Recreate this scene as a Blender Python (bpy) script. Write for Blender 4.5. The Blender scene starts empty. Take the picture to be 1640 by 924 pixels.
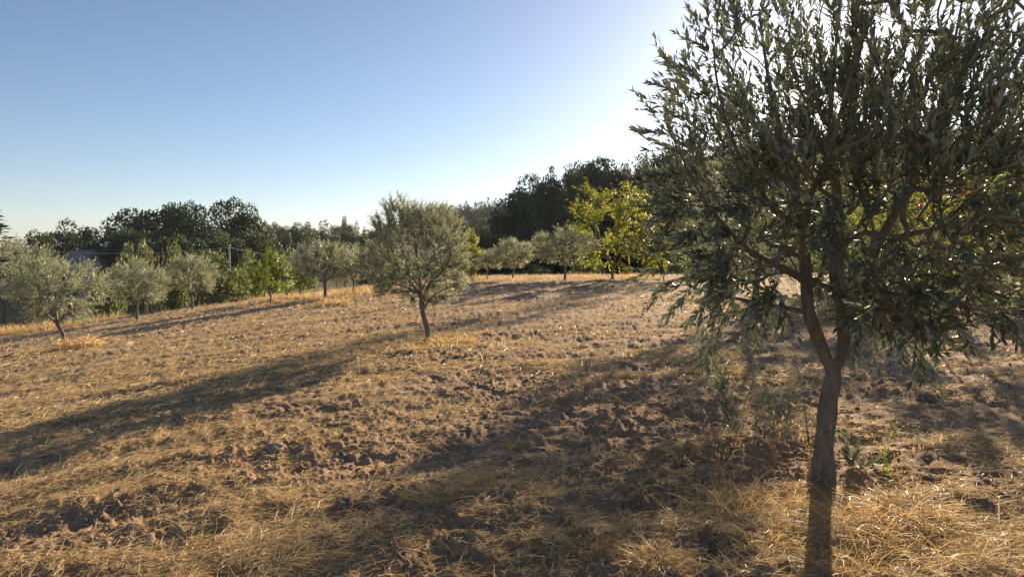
import bpy, math, random
import numpy as np
from mathutils import Vector, Matrix
from math import radians, sin, cos, tan, pi

S = bpy.context.scene
C = S.collection
# ------------------------------------------------------------------ camera, sky, sun, exposure
F, W0, H0 = 1100.0, 1640.0, 924.0
CAMZ, PITCH = 1.6, radians(3.5)
cam_d = bpy.data.cameras.new('camera')
cam_d.sensor_width = 36.0
cam_d.lens = 36.0 * F / W0
cam_d.clip_start, cam_d.clip_end = 0.05, 6000
cam = bpy.data.objects.new('camera', cam_d)
C.objects.link(cam)
cam.location = (0, 0, CAMZ)
cam.rotation_euler = (pi / 2 - PITCH, 0, 0)
S.camera = cam

SUN_EL, SUN_AZ = radians(15.7), radians(25.7)      # azimuth clockwise from +Y
world = bpy.data.worlds.new('World')
S.world = world
world.use_nodes = True
wn = world.node_tree
bg = wn.nodes['Background']
sky = wn.nodes.new('ShaderNodeTexSky')
sky.sky_type = 'NISHITA'
sky.sun_disc = False
sky.sun_elevation = SUN_EL
sky.sun_rotation = SUN_AZ
sky.altitude = 300
sky.air_density = 0.75
sky.dust_density = 0.5
sky.ozone_density = 2.4
wn.links.new(sky.outputs[0], bg.inputs[0])
bg.inputs[1].default_value = 0.058
sun_d = bpy.data.lights.new('sun', 'SUN')
sun_d.energy = 5.0
sun_d.angle = radians(0.53)
sun_d.color = (1.0, 0.80, 0.55)
sun = bpy.data.objects.new('sun', sun_d)
C.objects.link(sun)
SUND = Vector((sin(SUN_AZ) * cos(SUN_EL), cos(SUN_AZ) * cos(SUN_EL), sin(SUN_EL)))
sun.rotation_euler = SUND.to_track_quat('Z', 'Y').to_euler()
S.view_settings.view_transform = 'Standard'
S.view_settings.look = 'None'
S.view_settings.exposure = 1.2
S.view_settings.gamma = 1.0
S.cycles.max_bounces = 8
S.cycles.transparent_max_bounces = 8
S.cycles.use_denoising = True

# ------------------------------------------------------------------ numpy noise
def _hash(ix, iy, seed):
    h = (ix.astype(np.int64) * 374761393 + iy.astype(np.int64) * 668265263 + seed * 1442695041) & 0xffffffff
    h = ((h ^ (h >> 13)) * 1274126177) & 0xffffffff
    h = (h ^ (h >> 16))
    return h

def perlin(x, y, seed=0):
    x = np.asarray(x, float); y = np.asarray(y, float)
    ix, iy = np.floor(x), np.floor(y)
    fx, fy = x - ix, y - iy
    u = fx * fx * fx * (fx * (fx * 6 - 15) + 10)
    v = fy * fy * fy * (fy * (fy * 6 - 15) + 10)
    def g(dx, dy):
        a = _hash(ix + dx, iy + dy, seed) * (2 * pi / 4294967296.0)
        return np.cos(a) * (fx - dx) + np.sin(a) * (fy - dy)
    a, b, c, d = g(0, 0), g(1, 0), g(0, 1), g(1, 1)
    return ((a * (1 - u) + b * u) * (1 - v) + (c * (1 - u) + d * u) * v) * 1.5

def sstep(t):
    t = np.clip(t, 0, 1)
    return t * t * (3 - 2 * t)

def softplus(x, w):
    return w * np.logaddexp(0, np.asarray(x, float) / w)

# ------------------------------------------------------------------ terrain
def terrain(x, y):
    """smooth lie of the land"""
    x = np.asarray(x, float); y = np.asarray(y, float)
    xl = -softplus(-(x + 3), 1.5)
    z = 0.12 * np.maximum(xl, -24) + 0.04 * np.minimum(xl + 24, 0)
    z = np.maximum(z, -6)
    yb = 38 + np.minimum(0, x + 12) * 0.35
    yb = np.maximum(yb, 22)
    z = z - 2.6 * sstep((y - yb) / 26.0) * sstep((40 - x) / 30.0)
    z = z + 7 * sstep((y - 90) / 110.0) * sstep((70 + x * 0.6 + y * .25) / 60.0)
    az = x / np.maximum(y, 1.0)
    z = z + 8 * sstep((y - 260) / 140.0) * np.exp(-((az + 0.0) / 0.16) ** 2)
    z = z + 5 * sstep((y - 300) / 200.0)
    z = z + 13 * sstep((x + 6) / 52.0) * sstep((y - 48) / 60.0)
    z = z + 3.5 * np.exp(-((x + 44) / 19.0) ** 2 - ((y - 72) / 17.0) ** 2)
    z = z + 1.6 * sstep((y - 60) / 60.0) * perlin(x / 45.0, y / 45.0, 11)
    return z

def ray(u, v, depth):
    cx, cy = (u - W0 / 2) / F, (H0 / 2 - v) / F
    dy = cos(PITCH) + sin(PITCH) * cy
    dz = -sin(PITCH) + cos(PITCH) * cy
    k = depth / dy
    return np.array([cx * k, depth, CAMZ + dz * k])

def hit(u, v):
    """where the pixel's ray meets the land"""
    lo = 1.0
    for k in range(4000):
        d = 1.0 * (1.006 ** k)
        p = ray(u, v, d)
        if p[2] < terrain(p[0], p[1]):
            break
    a, b = d / 1.006, d
    for _ in range(20):
        m = (a + b) / 2
        p = ray(u, v, m)
        if p[2] < terrain(p[0], p[1]): b = m
        else: a = m
    return ray(u, v, b)

def fur(x, y):                                    # furrow coordinates
    c, s = cos(radians(24)), sin(radians(24))
    return x * c + y * s, -x * s + y * c          # along, across

def disp(x, y):
    x = np.asarray(x, float); y = np.asarray(y, float)
    al, ac = fur(x, y)
    wx = x + .12 * perlin(x * 2.3, y * 2.3, 5); wy = y + .12 * perlin(x * 2.3, y * 2.3, 6)
    field = sstep((44 - y) / 8.0)
    d = 0.055 * perlin(al * .35, ac * 1.5, 1)                       # furrows
    d += 0.028 * perlin(al * 1.1, ac * 2.9, 9)
    rough = 0.45 + 0.6 * np.clip(perlin(x * .45, y * .45, 2) + .4, 0, 1)
    b1 = np.abs(perlin(wx * 3.2, wy * 3.2, 3))
    b2 = np.abs(perlin(wx * 7.0, wy * 7.0, 4))
    b3 = np.abs(perlin(wx * 15, wy * 15, 7))
    b4 = perlin(x * 33, y * 33, 8)
    d += rough * (0.046 * b1 + 0.046 * b2 + 0.036 * b3 + 0.016 * b4) - .032
    d -= .075 * np.clip(perlin(wx * 4.3, wy * 4.3, 31) - .22, 0, 1) + .05 * np.clip(perlin(wx * 9, wy * 9, 32) - .25, 0, 1)
    return d * (field * .92 + .08)

def ground(x, y):
    return terrain(x, y) + disp(x, y)

def gauss(x, y, c, rx, ry, amp):
    return amp * np.exp(-((x - c[0]) / rx) ** 2 - ((y - c[1]) / ry) ** 2)

G1, G2, G3, G4, G5 = hit(420, 880), hit(1230, 830), hit(1450, 860), hit(180, 700), hit(200, 590)
G10, G11 = hit(960, 860), hit(1540, 720)
G6, G7, G8, G9 = hit(770, 770), hit(1060, 590), hit(700, 545), hit(60, 800)
def straw_mask(x, y):
    x = np.asarray(x, float); y = np.asarray(y, float)
    al, ac = fur(x, y)
    n = .55 * perlin(x * .9, y * .9, 21) + .5 * perlin(al * .5, ac * 2.6, 22) + .35 * perlin(x * 3, y * 3, 23) + .3 * perlin(x * 7, y * 7, 24)
    m = 0.08 + 0.27 * sstep((-(x + .2)) / 5.0) + .12 * sstep((x - 1.5) / 3.0)
    for g, rx, ry, a in ((G1, 1.1, .7, .55), (G2, .6, .5, .45), (G3, .8, .6, .5), (G4, 2.5, 1.6, .35), (G5, 7, 5, .35),
                         (G6, .5, .45, .5), (G7, 1.2, 1.8, .4), (G8, 1.4, 1.2, .45), (G9, 1.2, .8, .35), (G10, .9, .6, .42), (G11, .9, .8, .3)):
        m = m + gauss(x, y, g, rx, ry, a)
    m = m + .35 * sstep((y - 32) / 6) * sstep((46 - y) / 8)
    return np.clip(m + n * .85, 0, 1)

# ------------------------------------------------------------------ mesh kit
def new_mesh(name, V, faces, attrs=None, smooth=False):
    """faces: list of int arrays (n,k)"""
    me = bpy.data.meshes.new(name)
    V = np.ascontiguousarray(V, dtype=np.float32)
    me.vertices.add(len(V)); me.vertices.foreach_set('co', V.ravel())
    nl = sum(f.size for f in faces); npoly = sum(len(f) for f in faces)
    me.loops.add(nl); me.polygons.add(npoly)
    me.loops.foreach_set('vertex_index', np.concatenate([f.ravel() for f in faces]).astype(np.int32))
    tot = np.concatenate([np.full(len(f), f.shape[1]) for f in faces]).astype(np.int32)
    st = np.zeros(npoly, np.int32); st[1:] = np.cumsum(tot)[:-1]
    me.polygons.foreach_set('loop_start', st)
    me.polygons.foreach_set('loop_total', tot)
    if smooth:
        me.polygons.foreach_set('use_smooth', np.ones(npoly, bool))
    for k, a in (attrs or {}).items():
        at = me.attributes.new(k, 'FLOAT', 'POINT')
        at.data.foreach_set('value', np.ascontiguousarray(a, dtype=np.float32))
    me.update(calc_edges=True)
    return me

def link(name, me, mat=None, parent=None, loc=None):
    o = bpy.data.objects.new(name, me)
    C.objects.link(o)
    if mat is not None and me is not None and not me.materials:
        me.materials.append(mat)
    if parent is not None: o.parent = parent
    if loc is not None: o.location = loc
    return o

def tag(o, label=None, cat=None, group=None, kind=None):
    if label: o['label'] = label
    if cat: o['category'] = cat
    if group: o['group'] = group
    if kind: o['kind'] = kind
    return o

def thing(name, label, cat, loc=(0, 0, 0), group=None, rz=0, sc=(1, 1, 1)):
    o = bpy.data.objects.new(name, None)
    o.empty_display_size = .2
    C.objects.link(o)
    o.location = loc; o.rotation_euler = (0, 0, rz); o.scale = sc
    return tag(o, label, cat, group)

def unit(a):
    a = np.asarray(a, float)
    return a / np.maximum(np.linalg.norm(a, axis=-1, keepdims=True), 1e-9)

def tubes(P, R, sides=5):
    """P (N,m,3) polylines, R (N,m) radii -> verts, quads"""
    N, m, _ = P.shape
    T = np.empty_like(P)
    T[:, 1:-1] = P[:, 2:] - P[:, :-2]; T[:, 0] = P[:, 1] - P[:, 0]; T[:, -1] = P[:, -1] - P[:, -2]
    T = unit(T)
    ref = np.where(np.abs(T[:, :1, 2:3]) > .9, np.array([[[1., 0, 0]]]), np.array([[[0, 0, 1.]]]))
    ref = np.broadcast_to(ref, T.shape)
    A = unit(np.cross(T, ref)); B = np.cross(T, A)
    th = np.arange(sides) * 2 * pi / sides
    ring = A[:, :, None] * np.cos(th)[None, None, :, None] + B[:, :, None] * np.sin(th)[None, None, :, None]
    V = (P[:, :, None] + ring * R[:, :, None, None]).reshape(-1, 3)
    i = np.arange(N)[:, None, None] * m * sides; j = np.arange(m - 1)[None, :, None] * sides
    k = np.arange(sides)[None, None, :]; k2 = (k + 1) % sides
    q = np.stack([i + j + k, i + j + k2, i + j + sides + k2, i + j + sides + k], -1).reshape(-1, 4)
    return V, q

class Acc:
    def __init__(s): s.V, s.F, s.A, s.n = [], {}, [], 0
    def add(s, V, F, a=0.5):
        V = np.asarray(V, float)
        s.V.append(V)
        for f in (F if isinstance(F, list) else [F]):
            f = np.asarray(f)
            if f.size: s.F.setdefault(f.shape[1], []).append(f + s.n)
        s.A.append(np.broadcast_to(np.asarray(a, float), (len(V),)).copy())
        s.n += len(V)
    def mesh(s, name, smooth=False):
        return new_mesh(name, np.concatenate(s.V), [np.concatenate(v) for v in s.F.values()],
                        {'tint': np.concatenate(s.A)}, smooth)

LEAF8 = (np.array([[0, 0, 0], [-.5, .33, .10], [0, .33, 0], [.5, .33, .10], [-.42, .68, .05], [0, .68, -.05], [.42, .68, .05], [0, 1, -.16]], float),
         [np.array([[0, 2, 1], [0, 3, 2], [4, 5, 7], [5, 6, 7]]), np.array([[1, 2, 5, 4], [2, 3, 6, 5]])])
LEAF4 = (np.array([[0, 0, 0], [-.5, .48, .06], [.5, .48, .06], [0, 1, -.06]], float), [np.array([[0, 2, 1], [1, 2, 3]])])
LEAF6 = (np.array([[0, 0, 0], [-.5, .4, .12], [0, .42, 0], [.5, .4, .12], [0, 1, -.2]], float), [np.array([[0, 2, 1], [0, 3, 2], [1, 2, 4], [2, 3, 4]])])

def stamp(acc, tmpl, pos, Y, N, L, Wd, tint):
    """copies of a leaf: origin pos, length axis Y, normal about N, length L, width Wd"""
    Y = unit(Y); X = unit(np.cross(Y, N)); Z = np.cross(X, Y)
    v = tmpl[0]; k = len(v)
    V = (pos[:, None] + X[:, None] * (v[None, :, 0:1] * Wd[:, None, None])
         + Y[:, None] * (v[None, :, 1:2] * L[:, None, None]) + Z[:, None] * (v[None, :, 2:3] * (L * .55)[:, None, None]))
    off = (np.arange(len(pos)) * k)[:, None, None]
    acc.add(V.reshape(-1, 3), [(f[None] + off).reshape(-1, f.shape[1]) for f in tmpl[1]], np.repeat(tint, k))

def rnd_dir(rng, n):
    return unit(rng.normal(size=(n, 3)))

# ------------------------------------------------------------------ materials
def mat_new(name):
    m = bpy.data.materials.new(name); m.use_nodes = True
    nt = m.node_tree
    return m, nt, nt.nodes['Principled BSDF'], nt.nodes['Material Output']

def rgb(c): return (c[0], c[1], c[2], 1)

def mixc(nt, fac, a, b, blend='MIX'):
    n = nt.nodes.new('ShaderNodeMix'); n.data_type = 'RGBA'; n.blend_type = blend
    for s, v in ((0, fac), (6, a), (7, b)):
        if isinstance(v, (int, float)): n.inputs[s].default_value = v
        elif isinstance(v, tuple): n.inputs[s].default_value = rgb(v)
        else: nt.links.new(v, n.inputs[s])
    return n.outputs[2]

def noise(nt, scale, detail=4, rough=.6, coord=None, stretch=None):
    t = nt.nodes.new('ShaderNodeTexNoise')
    t.inputs['Scale'].default_value = scale; t.inputs['Detail'].default_value = detail; t.inputs['Roughness'].default_value = rough
    if coord is None:
        coord = nt.nodes.new('ShaderNodeTexCoord').outputs['Object']
    if stretch:
        mp = nt.nodes.new('ShaderNodeMapping')
        mp.inputs['Scale'].default_value = stretch[0]; mp.inputs['Rotation'].default_value = stretch[1]
        nt.links.new(coord, mp.inputs[0]); coord = mp.outputs[0]
    nt.links.new(coord, t.inputs['Vector'])
    return t.outputs['Fac']

def ramp(nt, src, a, b):
    n = nt.nodes.new('ShaderNodeMapRange')
    n.inputs['From Min'].default_value = a; n.inputs['From Max'].default_value = b
    nt.links.new(src, n.inputs['Value'])
    return n.outputs[0]

def attr(nt, name):
    a = nt.nodes.new('ShaderNodeAttribute'); a.attribute_name = name
    return a.outputs['Fac']

def leaf_mat(name, a, b, under=None, trans=None, rough=.42, tfac=.3, var=.25, spec=.5):
    m, nt, bs, out = mat_new(name)
    col = mixc(nt, attr(nt, 'tint'), a, b)
    oi = nt.nodes.new('ShaderNodeObjectInfo')
    hs = nt.nodes.new('ShaderNodeHueSaturation')
    mr = nt.nodes.new('ShaderNodeMapRange'); nt.links.new(oi.outputs['Random'], mr.inputs['Value'])
    mr.inputs['To Min'].default_value = 1 - var; mr.inputs['To Max'].default_value = 1 + var
    nt.links.new(mr.outputs[0], hs.inputs['Value'])
    nt.links.new(col, hs.inputs['Color']); col = hs.outputs[0]
    if under:
        g = nt.nodes.new('ShaderNodeNewGeometry')
        col = mixc(nt, g.outputs['Backfacing'], col, under)
    nt.links.new(col, bs.inputs['Base Color'])
    bs.inputs['Roughness'].default_value = rough
    bs.inputs['Specular IOR Level'].default_value = spec
    tr = nt.nodes.new('ShaderNodeBsdfTranslucent')
    tc = mixc(nt, attr(nt, 'tint'), trans or a, tuple(min(1, x * 1.3) for x in (trans or b)))
    nt.links.new(tc, tr.inputs[0])
    mx = nt.nodes.new('ShaderNodeMixShader'); mx.inputs[0].default_value = tfac
    nt.links.new(bs.outputs[0], mx.inputs[1]); nt.links.new(tr.outputs[0], mx.inputs[2])
    nt.links.new(mx.outputs[0], out.inputs['Surface'])
    return m

def plain(name, c, rough=.8, c2=None, scale=8, bump=0, bscale=20, metal=0, stretch=None):
    m, nt, bs, out = mat_new(name)
    if c2:
        nt.links.new(mixc(nt, ramp(nt, noise(nt, scale, 5, .65, None, stretch), .3, .7), c, c2), bs.inputs['Base Color'])
    else: bs.inputs['Base Color'].default_value = rgb(c)
    bs.inputs['Roughness'].default_value = rough; bs.inputs['Metallic'].default_value = metal
    if bump:
        b = nt.nodes.new('ShaderNodeBump'); b.inputs['Strength'].default_value = 1; b.inputs['Distance'].default_value = bump
        nt.links.new(noise(nt, bscale, 6, .7, None, stretch), b.inputs['Height']); nt.links.new(b.outputs[0], bs.inputs['Normal'])
    return m

M = {}
M['olive'] = leaf_mat('olive_leaf', (.065, .086, .058), (.165, .185, .12), (.36, .385, .31), (.17, .20, .09), .48, .22)
M['olive_far'] = leaf_mat('olive_leaf_far', (.17, .19, .13), (.33, .345, .24), (.45, .47, .37), (.34, .36, .20), .42, .36, .12)
M['yellow'] = leaf_mat('autumn_leaf', (.08, .13, .03), (.46, .36, .045), None, (.40, .42, .05), .45, .5, .1)
M['green'] = leaf_mat('fruit_leaf', (.07, .12, .025), (.24, .26, .04), None, (.30, .38, .05), .45, .42, .15)
M['redleaf'] = leaf_mat('red_leaf', (.28, .05, .02), (.5, .24, .03), None, (.5, .15, .03), .45, .45, .1)
M['shrub'] = leaf_mat('shrub_leaf', (.06, .09, .034), (.17, .185, .06), None, (.20, .24, .06), .5, .35, .2)
M['dark'] = leaf_mat('dark_leaf', (.016, .034, .018), (.042, .068, .032), None, (.04, .075, .025), .55, .18, .3, .3)
M['wood'] = leaf_mat('woodland_leaf', (.035, .055, .022), (.085, .105, .038), None, (.09, .13, .03), .55, .25, .3, .3)
M['rust'] = leaf_mat('rusty_leaf', (.10, .07, .04), (.2, .14, .06), None, (.2, .14, .05), .6, .3, .2)
M['pine'] = leaf_mat('pine_needle', (.02, .036, .02), (.045, .065, .03), None, (.04, .06, .02), .6, .12, .3, .25)
M['straw'] = leaf_mat('dry_straw', (.24, .175, .11), (.82, .65, .36), None, (.60, .44, .22), .55, .3, .05)
M['tuft'] = leaf_mat('dry_grass', (.30, .19, .09), (.76, .58, .29), None, (.66, .45, .19), .5, .4, .08)
M['bark'] = plain('olive_bark', (.10, .083, .064), .92, (.25, .215, .17), 26, .014, 38, stretch=((1, 1, .28), (0, 0, 0)))
M['twig'] = plain('twig_bark', (.13, .11, .08), .8, (.22, .19, .14), 30)
M['bark_far'] = plain('bark_far', (.12, .10, .08), .9, (.22, .19, .15), 5)

def soil_material():
    m, nt, bs, out = mat_new('tilled_soil')
    tc = nt.nodes.new('ShaderNodeTexCoord').outputs['Object']
    n1 = noise(nt, .7, 6, .7, tc); n2 = noise(nt, 9, 6, .75, tc); n3 = noise(nt, 60, 4, .7, tc)
    soil = mixc(nt, ramp(nt, n1, .35, .65), (.21, .122, .066), (.38, .238, .136))
    soil = mixc(nt, ramp(nt, n2, .35, .7), soil, (.49, .33, .205))
    soil = mixc(nt, ramp(nt, n3, .55, .75), soil, (.12, .075, .045))
    st = attr(nt, 'straw')
    fine = noise(nt, 55, 5, .8, tc, ((1, 4.5, 1), (0, 0, radians(-24))))
    fine2 = noise(nt, 38, 5, .8, tc, ((4.5, 1, 1), (0, 0, radians(15))))
    mx = nt.nodes.new('ShaderNodeMath'); mx.operation = 'MAXIMUM'
    nt.links.new(ramp(nt, fine, .46, .62), mx.inputs[0]); nt.links.new(ramp(nt, fine2, .5, .64), mx.inputs[1])
    ml = nt.nodes.new('ShaderNodeMath'); ml.operation = 'MULTIPLY'
    nt.links.new(mx.outputs[0], ml.inputs[0]); nt.links.new(st, ml.inputs[1])
    straw = mixc(nt, n2, (.36, .24, .10), (.52, .38, .18))
    col = mixc(nt, ml.outputs[0], soil, straw)
    wild = attr(nt, 'wild')
    gcol = mixc(nt, ramp(nt, n1, .35, .65), (.11, .105, .045), (.22, .18, .08))
    col = mixc(nt, wild, col, gcol)
    nt.links.new(col, bs.inputs['Base Color'])
    bs.inputs['Roughness'].default_value = .95; bs.inputs['Specular IOR Level'].default_value = .2
    b = nt.nodes.new('ShaderNodeBump'); b.inputs['Distance'].default_value = .02; b.inputs['Strength'].default_value = .8
    nt.links.new(noise(nt, 45, 8, .75, tc), b.inputs['Height'])
    nt.links.new(b.outputs[0], bs.inputs['Normal'])
    return m
M['soil'] = soil_material()
M['clod'] = plain('soil_clod', (.17, .11, .07), .95, (.31, .22, .15), 18, .01, 60)
M['stone'] = plain('pale_stone', (.26, .19, .13), .9, (.42, .33, .24), 9, .006, 40)

# ------------------------------------------------------------------ ground sheet
def make_ground():
    fine = np.linspace(radians(-43), radians(43), 760)
    rest = np.linspace(radians(43), radians(317), 70)[1:-1]
    az = np.concatenate([fine, rest])
    r = np.concatenate([np.linspace(.02, 2.5, 14)[:-1], 1 / np.linspace(1 / 2.5, 1 / 46, 520), 46 * (1500 / 46.) ** (np.linspace(0, 1, 70)[1:])])
    na, nr = len(az), len(r)
    R, A = np.meshgrid(r, az, indexing='ij')
    X, Y = R * np.sin(A), R * np.cos(A)
    Z = ground(X, Y)
    V = np.stack([X, Y, Z], -1).reshape(-1, 3)
    i = np.arange(nr - 1)[:, None] * na; j = np.arange(na)[None]; j2 = (j + 1) % na
    q = np.stack([i + j, i + na + j, i + na + j2, i + j2], -1).reshape(-1, 4)[:, ::-1]
    st = straw_mask(V[:, 0], V[:, 1])
    wild = sstep((V[:, 1] - 44) / 10)
    me = new_mesh('ground', V, [q], {'straw': st, 'wild': wild}, True)
    o = link('ground', me, M['soil'])
    tag(o, 'brown tilled orchard soil strewn with dry straw', None, None, 'structure')
make_ground()

rng = np.random.default_rng(7)

# ------------------------------------------------------------------ straw litter and clods (nobody could count them)
def polar_samples(n, r0, r1, power=1.0, half=41):
    """points in the wedge the picture looks over, density falling with distance"""
    u = rng.random(n)
    a = 1 - power
    r = (r0 ** a + u * (r1 ** a - r0 ** a)) ** (1 / a) if abs(a) > 1e-6 else r0 * (r1 / r0) ** u
    az = radians(half) * (2 * rng.random(n) - 1)
    return r * np.sin(az), r * np.cos(az), r

def blades(acc, x, y, z, az, el, L, W, curve, tint, seg=3):
    """curved flat blades; el = start elevation, curve = change of elevation along it"""
    n = len(x)
    P = np.empty((n, seg + 1, 3)); P[:, 0] = np.stack([x, y, z], -1)
    e = el.copy(); a = az.copy()
    for k in range(seg):
        d = np.stack([np.sin(a) * np.cos(e), np.cos(a) * np.cos(e), np.sin(e)], -1)
        P[:, k + 1] = P[:, k] + d * (L / seg)[:, None]
        e = e + curve / seg + rng.normal(0, .12, n); a = a + rng.normal(0, .24, n)
    T = unit(P[:, -1] - P[:, 0])
    side = unit(np.cross(T, rnd_dir(rng, n)))
    w = np.linspace(1, .35, seg + 1)[None, :, None] * W[:, None, None] * .5
    V = np.stack([P - side[:, None] * w, P + side[:, None] * w], 2).reshape(-1, 3)
    i = np.arange(n)[:, None] * 2 * (seg + 1); k = np.arange(seg)[None] * 2
    q = np.stack([i + k, i + k + 1, i + k + 3, i + k + 2], -1).reshape(-1, 4)
    acc.add(V, q, np.repeat(tint, 2 * (seg + 1)))

def straw_litter():
    acc = Acc()
    for n, r0, r1, pw, Ls, Ws, seg, thr in ((175000, 2.2, 8.5, 1.0, (.025, .14), (.0020, .0050), 2, 0), (110000, 8.5, 20, 1.2, (.06, .22), (.005, .011), 2, 0),
                                            (70000, 18, 46, 1.0, (.10, .28), (.010, .022), 1, 0)):
        x, y, r = polar_samples(n, r0, r1, pw)
        m = straw_mask(x, y)
        keep = (rng.random(n) < np.clip(m * 1.25 - .02, .05, 1)) & (y < 47)
        x, y, m, r = x[keep], y[keep], m[keep], r[keep]
        k = len(x)
        z = ground(x, y) + rng.random(k) * (.006 + .03 * m)
        az = radians(66) + rng.normal(0, 1.0, k)
        el = np.abs(rng.normal(0, .22, k)) + .02
        up = rng.random(k) < .05
        el[up] = rng.uniform(.4, 1.3, up.sum())
        L = rng.uniform(*Ls, k) * (.7 + .5 * m)
        blades(acc, x, y, z, az, el, L, rng.uniform(*Ws, k), -rng.uniform(.1, .9, k), np.clip(rng.normal(.5, .28, k), 0, 1), seg)
    tag(link('straw', acc.mesh('straw', True), M['straw']), 'thin dry straw littered over the tilled soil', 'straw', None, 'stuff')
straw_litter()

ICO_V = None
def ico():
    t = (1 + 5 ** .5) / 2
    v = unit(np.array([[-1, t, 0], [1, t, 0], [-1, -t, 0], [1, -t, 0], [0, -1, t], [0, 1, t], [0, -1, -t], [0, 1, -t], [t, 0, -1], [t, 0, 1], [-t, 0, -1], [-t, 0, 1]], float))
    f = np.array([[0, 11, 5], [0, 5, 1], [0, 1, 7], [0, 7, 10], [0, 10, 11], [1, 5, 9], [5, 11, 4], [11, 10, 2], [10, 7, 6], [7, 1, 8], [3, 9, 4], [3, 4, 2], [3, 2, 6], [3, 6, 8], [3, 8, 9], [4, 9, 5], [2, 4, 11], [6, 2, 10], [8, 6, 7], [9, 8, 1]])
    return v, f
def subdiv(v, f):
    v = list(map(tuple, v)); mid = {}
    def m(a, b):
        k = (min(a, b), max(a, b))
        if k not in mid:
            p = unit(np.array(v[a]) + np.array(v[b])); v.append(tuple(p)); mid[k] = len(v) - 1
        return mid[k]
    o = []
    for a, b, c in f:
        x, y, z = m(a, b), m(b, c), m(c, a)
        o += [[a, x, z], [b, y, x], [c, z, y], [x, y, z]]
    return np.array(v), np.array(o)
IV, IF = ico()

def lump(seed, sub=3, amp=.25, flat=.6):
    v, f = IV, IF
    for _ in range(sub): v, f = subdiv(v, f)
    r = 1 + amp * perlin(v[:, 0] * 1.6 + v[:, 2] * 1.1 + seed * 7, v[:, 1] * 1.6 - v[:, 2] * .9, seed) * 1.6 + amp * .7 * perlin(v[:, 0] * 4 + v[:, 2] * 3, v[:, 1] * 4 + seed - v[:, 2] * 3, seed + 1) + amp * .22 * perlin(v[:, 0] * 10 + v[:, 2] * 7, v[:, 1] * 10 + v[:, 2] * 8, seed + 2)
    v = v * r[:, None] * np.array([1, .85, flat])
    return v, f

def clods():
    n = 9000
    x, y, r = polar_samples(n, 2.3, 30, 1.25)
    m = straw_mask(x, y)
    keep = rng.random(n) < (1.05 - m * .75)
    x, y, r = x[keep], y[keep], r[keep]; k = len(x)
    s = np.exp(rng.normal(-4.95, .42, k)) * (1 + r / 16)
    z = ground(x, y) + s * .15
    yaw = rng.random(k) * 2 * pi
    v = IV[None] * (1 + .35 * (rng.random((k, 12, 1)) - .5)) * (s[:, None, None] * np.stack([rng.uniform(.8, 1.4, k), rng.uniform(.7, 1.1, k), rng.uniform(.5, .85, k)], -1)[:, None])
    c, sn = np.cos(yaw)[:, None], np.sin(yaw)[:, None]
    V = np.stack([v[..., 0] * c - v[..., 1] * sn + x[:, None], v[..., 0] * sn + v[..., 1] * c + y[:, None], v[..., 2] + z[:, None]], -1)
    f = (IF[None] + (np.arange(k) * 12)[:, None, None]).reshape(-1, 3)
    tag(link('soil_clods', new_mesh('soil_clods', V.reshape(-1, 3), [f], None, False), M['clod']), 'crumbled clods of brown earth over the tilled field', 'soil', None, 'stuff')
clods()

for i, (u, v, wpx, name, mt, lab, cat) in enumerate((
        (440, 716, 30, 'stone', 'stone', 'pale grey stone lying alone in the tilled soil left of centre', 'stone'),
        (590, 846, 22, 'soil_clod', 'clod', 'dark round clod beside the golden straw at bottom centre', 'clod'),
        (556, 815, 40, 'soil_clod', 'clod', 'long dark clod on the furrow ridge above the bottom straw', 'clod'),
        (492, 829, 24, 'soil_clod', 'clod', 'small dark clod at the left end of the furrow ridge', 'clod'),
        (545, 722, 26, 'soil_clod', 'clod', 'rounded dark clod right of the pale grey stone', 'clod'),
        (1485, 640, 30, 'soil_clod', 'clod', 'brown clod under the low right branches of the large olive', 'clod'),
        (1490, 760, 34, 'soil_clod', 'clod', 'brown clod behind the pale grass at the bottom right', 'clod'),
        (1570, 805, 40, 'soil_clod', 'clod', 'broad earth clod near the right edge by the matted grass', 'clod'),
        (1060, 745, 26, 'soil_clod', 'clod', 'earth clod in the olive shade left of the grass tuft', 'clod'))):
    p = hit(u, v)
    vv, ff = lump(i + 3, 3, .3, .62)
    s = wpx / F * p[1] / 2
    o = link(name, new_mesh(name, vv * s, [ff], None, True), M[mt], None, (p[0], p[1], float(ground(p[0], p[1])) - s * .05))
    o.rotation_euler = (0, 0, i * 1.3)
    tag(o, lab, cat)

# ------------------------------------------------------------------ dry grass tufts
def tuft_mesh(seed, n, rad, h, width, lean=.9):
    global rng
    keep, rng = rng, np.random.default_rng(seed)
    acc = Acc()
    rr = rad * np.sqrt(rng.random(n)) * .8; th = rng.random(n) * 2 * pi
    x, y = rr * np.cos(th), rr * np.sin(th)
    az = np.arctan2(x, y) + rng.normal(0, .8, n)
    el = np.clip(rng.normal(1.0, .45, n) - lean * rr / rad * .5, .02, 1.5)
    az = np.where(rng.random(n) < .45, rng.random(n) * 2 * pi, az)
    L = h * rng.uniform(.45, 1.25, n)
    blades(acc, x, y, np.full(n, -.02), az, el, L, width * rng.uniform(.6, 1.4, n), -rng.uniform(.5, 2.4, n), np.clip(rng.normal(.55, .25, n), 0, 1), 4)
    me = acc.mesh('tuft', True)
    me.materials.append(M['tuft'])
    rng = keep
    return me

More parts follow.
